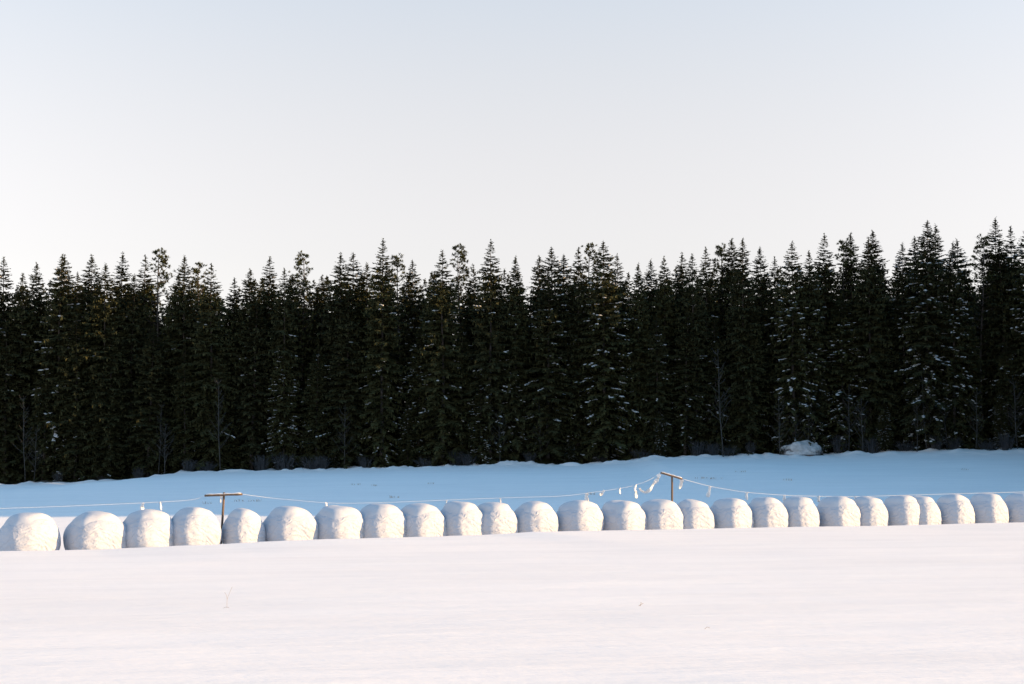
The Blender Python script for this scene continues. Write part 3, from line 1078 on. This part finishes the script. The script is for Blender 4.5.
SAP = [twig_tree(21, 5.5, 0.9, 26), twig_tree(22, 4.2, 1.0, 24), twig_tree(23, 7.0, 0.8, 30)]
saps = [(27, 7.5), (36, 5.0), (160, 6.5), (166, 4.5), (221, 8.0), (345, 5.5), (722, 9.0), (779, 5.0), (794, 3.6), (807, 4.2), (848, 5.5), (862, 4.4), (916, 5.0), (925, 6.5), (946, 4.0), (975, 5.0), (1016, 6.0), (500, 4.5), (541, 5.5)]
for i, (px, h) in enumerate(saps):
    rnd = random.Random(i + 60)
    Y = edge_y(px) - 0.5 + rnd.uniform(-0.5, 0.5)
    x = (px - 512) / F * Y
    root = link('bare_sapling', None, None, (x, Y, gz(x, Y)), rnd.uniform(0, 6.28))
    j = 2 if h > 6 else (0 if h > 4.6 else 1)
    hh = (5.5, 4.2, 7.0)[j]
    root.scale = (h / hh,) * 3
    link('stem', SAP[j][0], root)
    link('twigs', SAP[j][1], root)
    side = 'left part of ' if px < BALE_SPANS[min(range(26), key=lambda k: abs(BALE_SPANS[k][0] - px))][0] else 'right part of '
    tag(root, ('tall ' if h > 6 else 'slender ') + 'bare sapling above the ' + side + bale_word(px), 'sapling', 'bare saplings at the forest edge')


def bush_mesh(seed, n=150, H=1.4, Wd=1.1):
    rnd = random.Random(seed)
    mb = MB()
    for k in range(n):
        a = rnd.uniform(0, 6.28)
        r0 = Wd * 0.5 * rnd.random()
        out = rnd.uniform(0.1, 0.7)
        h = H * rnd.uniform(0.45, 1.0)
        b = Vector((math.cos(a) * r0, math.sin(a) * r0, -0.1))
        m = b + Vector((math.cos(a) * out * 0.3, math.sin(a) * out * 0.3, h * 0.6))
        e = b + Vector((math.cos(a) * out * Wd * 0.8 + rnd.uniform(-.15, .15), math.sin(a) * out * Wd * .8, h))
        mb.tube([b, m, e], [0.012, 0.012, 0.006], 4, cap=False)
        for j in range(2):
            q = m.lerp(e, rnd.random())
            mb.tube([q, q + Vector((rnd.uniform(-1, 1), rnd.uniform(-1, 1), rnd.uniform(0.2, 1))) * 0.28], [0.008, 0.005], 3, cap=False)
    return mb.mesh('frosted_bush', M_FROST, True)


BUSH = [bush_mesh(31, 90), bush_mesh(32, 75, 1.1, 1.4), bush_mesh(33, 100, 1.7, 0.9)]
bushes = [(190, .8), (207, .9), (262, 1.0), (285, 1.15), (313, 1.15), (322, 0.9), (365, .8), (425, .8), (455, .9), (468, .9), (640, .8), (697, .9), (712, .8), (728, .8), (750, .7), (786, .75), (815, .7), (838, .9), (870, 1.0),
          (905, 1.0), (935, .9), (952, .9), (985, .9), (1005, 1.0), (60, .6), (105, .6), (140, .7), (530, .6), (600, .6)]
for i, (px, k) in enumerate(bushes):
    rnd = random.Random(i + 160)
    Y = edge_y(px) - 0.3 + rnd.uniform(-0.5, 0.5)
    x = (px - 512) / F * Y
    o = link('frosted_bush', BUSH[i % 3], None, (x, Y, gz(x, Y)), rnd.uniform(0, 6.28))
    o.scale = (k * rnd.uniform(.9, 1.3), k, k * rnd.uniform(0.85, 1.1))
    bi = min(range(26), key=lambda q: abs(BALE_SPANS[q][0] - px))
    side = 'left side of ' if px < BALE_SPANS[bi][0] else 'right side of '
    tag(o, ['hoar-frosted bare bush', 'low wide frosted bush', 'upright frosted bush'][i % 3] + ' above the ' + side + bale_word(px), 'bush', 'frosted bushes on the forest bank')


def lump(name, rx, ry, rz, seed, mat, cut=-0.2, amp=0.18, sub=(22, 36)):
    vs, fs = [], []
    nphi, nth = sub
    for i in range(nphi + 1):
        ph = cut + (math.pi / 2 - cut) * i / nphi
        for k in range(nth):
            th = 2 * math.pi * k / nth
            d = Vector((math.cos(ph) * math.cos(th), math.cos(ph) * math.sin(th), math.sin(ph)))
            r = 1 + amp * noise.noise(d * 1.6 + Vector((seed, 0, 0))) + amp * 0.4 * noise.noise(d * 4 + Vector((seed, 3, 0)))
            vs.append(Vector((d.x * rx, d.y * ry, d.z * rz)) * r)
    for i in range(nphi):
        for k in range(nth):
            k2 = (k + 1) % nth
            fs.append((i * nth + k, i * nth + k2, (i + 1) * nth + k2, (i + 1) * nth + k))
    return mesh_from(name, vs, fs, mat, True)


by = edge_y(800) - 0.3
bx = (800 - 512) / F * by
zb = unproj(800, 455, by).z
root = link('boulder', None, None, (bx, by, zb))
link('rock', lump('rock', 1.74, 1.0, 0.85, 3, M_ROCK), root)
sc = link('snow_cover', lump('snow_cover', 1.80, 1.12, 1.0, 3.05, M_BSNOW, -0.1, 0.32), root, (0.06, -0.02, 0.14))
tag(root, 'big boulder thickly covered with snow at the forest edge', 'boulder')

# ------------------------------------------------------------------ light, sky, camera
w = bpy.data.worlds.new('World')
scene.world = w
w.use_nodes = True
nt = w.node_tree
sky = nt.nodes.new('ShaderNodeTexSky')
sky.sky_type = 'NISHITA'
sky.sun_disc = False
sky.sun_elevation = SUN_EL
sky.sun_rotation = math.radians(90) - SUN_AZ
sky.altitude = 200
sky.air_density = 1.0
sky.dust_density = 0.2
sky.ozone_density = 1.0
# the clear winter air: pale and milky low down, deep blue overhead
tc = nt.nodes.new('ShaderNodeTexCoord')
sx = nt.nodes.new('ShaderNodeSeparateXYZ')
nt.links.new(tc.outputs['Generated'], sx.inputs['Vector'])
mr = nt.nodes.new('ShaderNodeMapRange'); mr.interpolation_type = 'SMOOTHSTEP'
mr.inputs['From Min'].default_value = 0.15; mr.inputs['From Max'].default_value = 0.8
nt.links.new(sx.outputs['Z'], mr.inputs['Value'])
hs = nt.nodes.new('ShaderNodeHueSaturation'); hs.inputs['Saturation'].default_value = 0.19; hs.inputs['Value'].default_value = 0.965
nt.links.new(sky.outputs['Color'], hs.inputs['Color'])
hb = nt.nodes.new('ShaderNodeHueSaturation'); hb.inputs['Hue'].default_value = 0.488; hb.inputs['Saturation'].default_value = 1.3; hb.inputs['Value'].default_value = 1.38
nt.links.new(sky.outputs['Color'], hb.inputs['Color'])
mx = nt.nodes.new('ShaderNodeMix'); mx.data_type = 'RGBA'
nt.links.new(mr.outputs['Result'], mx.inputs['Factor'])
wt = nt.nodes.new('ShaderNodeMix'); wt.data_type = 'RGBA'; wt.blend_type = 'MULTIPLY'
wt.inputs['Factor'].default_value = 1.0; wt.inputs['B'].default_value = (1.0, 0.94, 0.925, 1)
nt.links.new(hs.outputs['Color'], wt.inputs['A'])
nt.links.new(wt.outputs['Result'], mx.inputs['A'])
nt.links.new(hb.outputs['Color'], mx.inputs['B'])
ev = nt.nodes.new('ShaderNodeMapRange')
ev.inputs['From Min'].default_value = 0.13; ev.inputs['From Max'].default_value = 0.34
ev.inputs['To Min'].default_value = 0.93; ev.inputs['To Max'].default_value = 1.13
nt.links.new(sx.outputs['Z'], ev.inputs['Value'])
sc_ = nt.nodes.new('ShaderNodeVectorMath'); sc_.operation = 'SCALE'
nt.links.new(mx.outputs['Result'], sc_.inputs[0]); nt.links.new(ev.outputs['Result'], sc_.inputs['Scale'])
nt.links.new(sc_.outputs['Vector'], nt.nodes['Background'].inputs['Color'])
nt.nodes['Background'].inputs['Strength'].default_value = 0.12

sl = bpy.data.lights.new('sun', 'SUN')
sl.energy = 4.8
sl.angle = math.radians(0.5)
sl.color = (1.0, 0.64, 0.31)
so = link('sun', sl, None, (60, -10, 40))
sd = Vector((math.cos(SUN_EL) * math.cos(SUN_AZ), math.cos(SUN_EL) * math.sin(SUN_AZ), math.sin(SUN_EL)))
so.rotation_euler = (-sd).to_track_quat('-Z', 'Y').to_euler()

cd = bpy.data.cameras.new('camera')
cd.lens = 50
cd.sensor_width = 36
cd.clip_end = 4000
co = link('camera', cd, None, (0, 0, EYE))
co.rotation_euler = (math.pi / 2 + PITCH, 0, 0)
scene.camera = co
scene.view_settings.view_transform = 'Standard'
scene.view_settings.look = 'None'
scene.view_settings.exposure = 1.06
scene.view_settings.gamma = 1.0
scene.view_settings.use_curve_mapping = False
scene.cycles.max_bounces = 6
scene.cycles.diffuse_bounces = 4
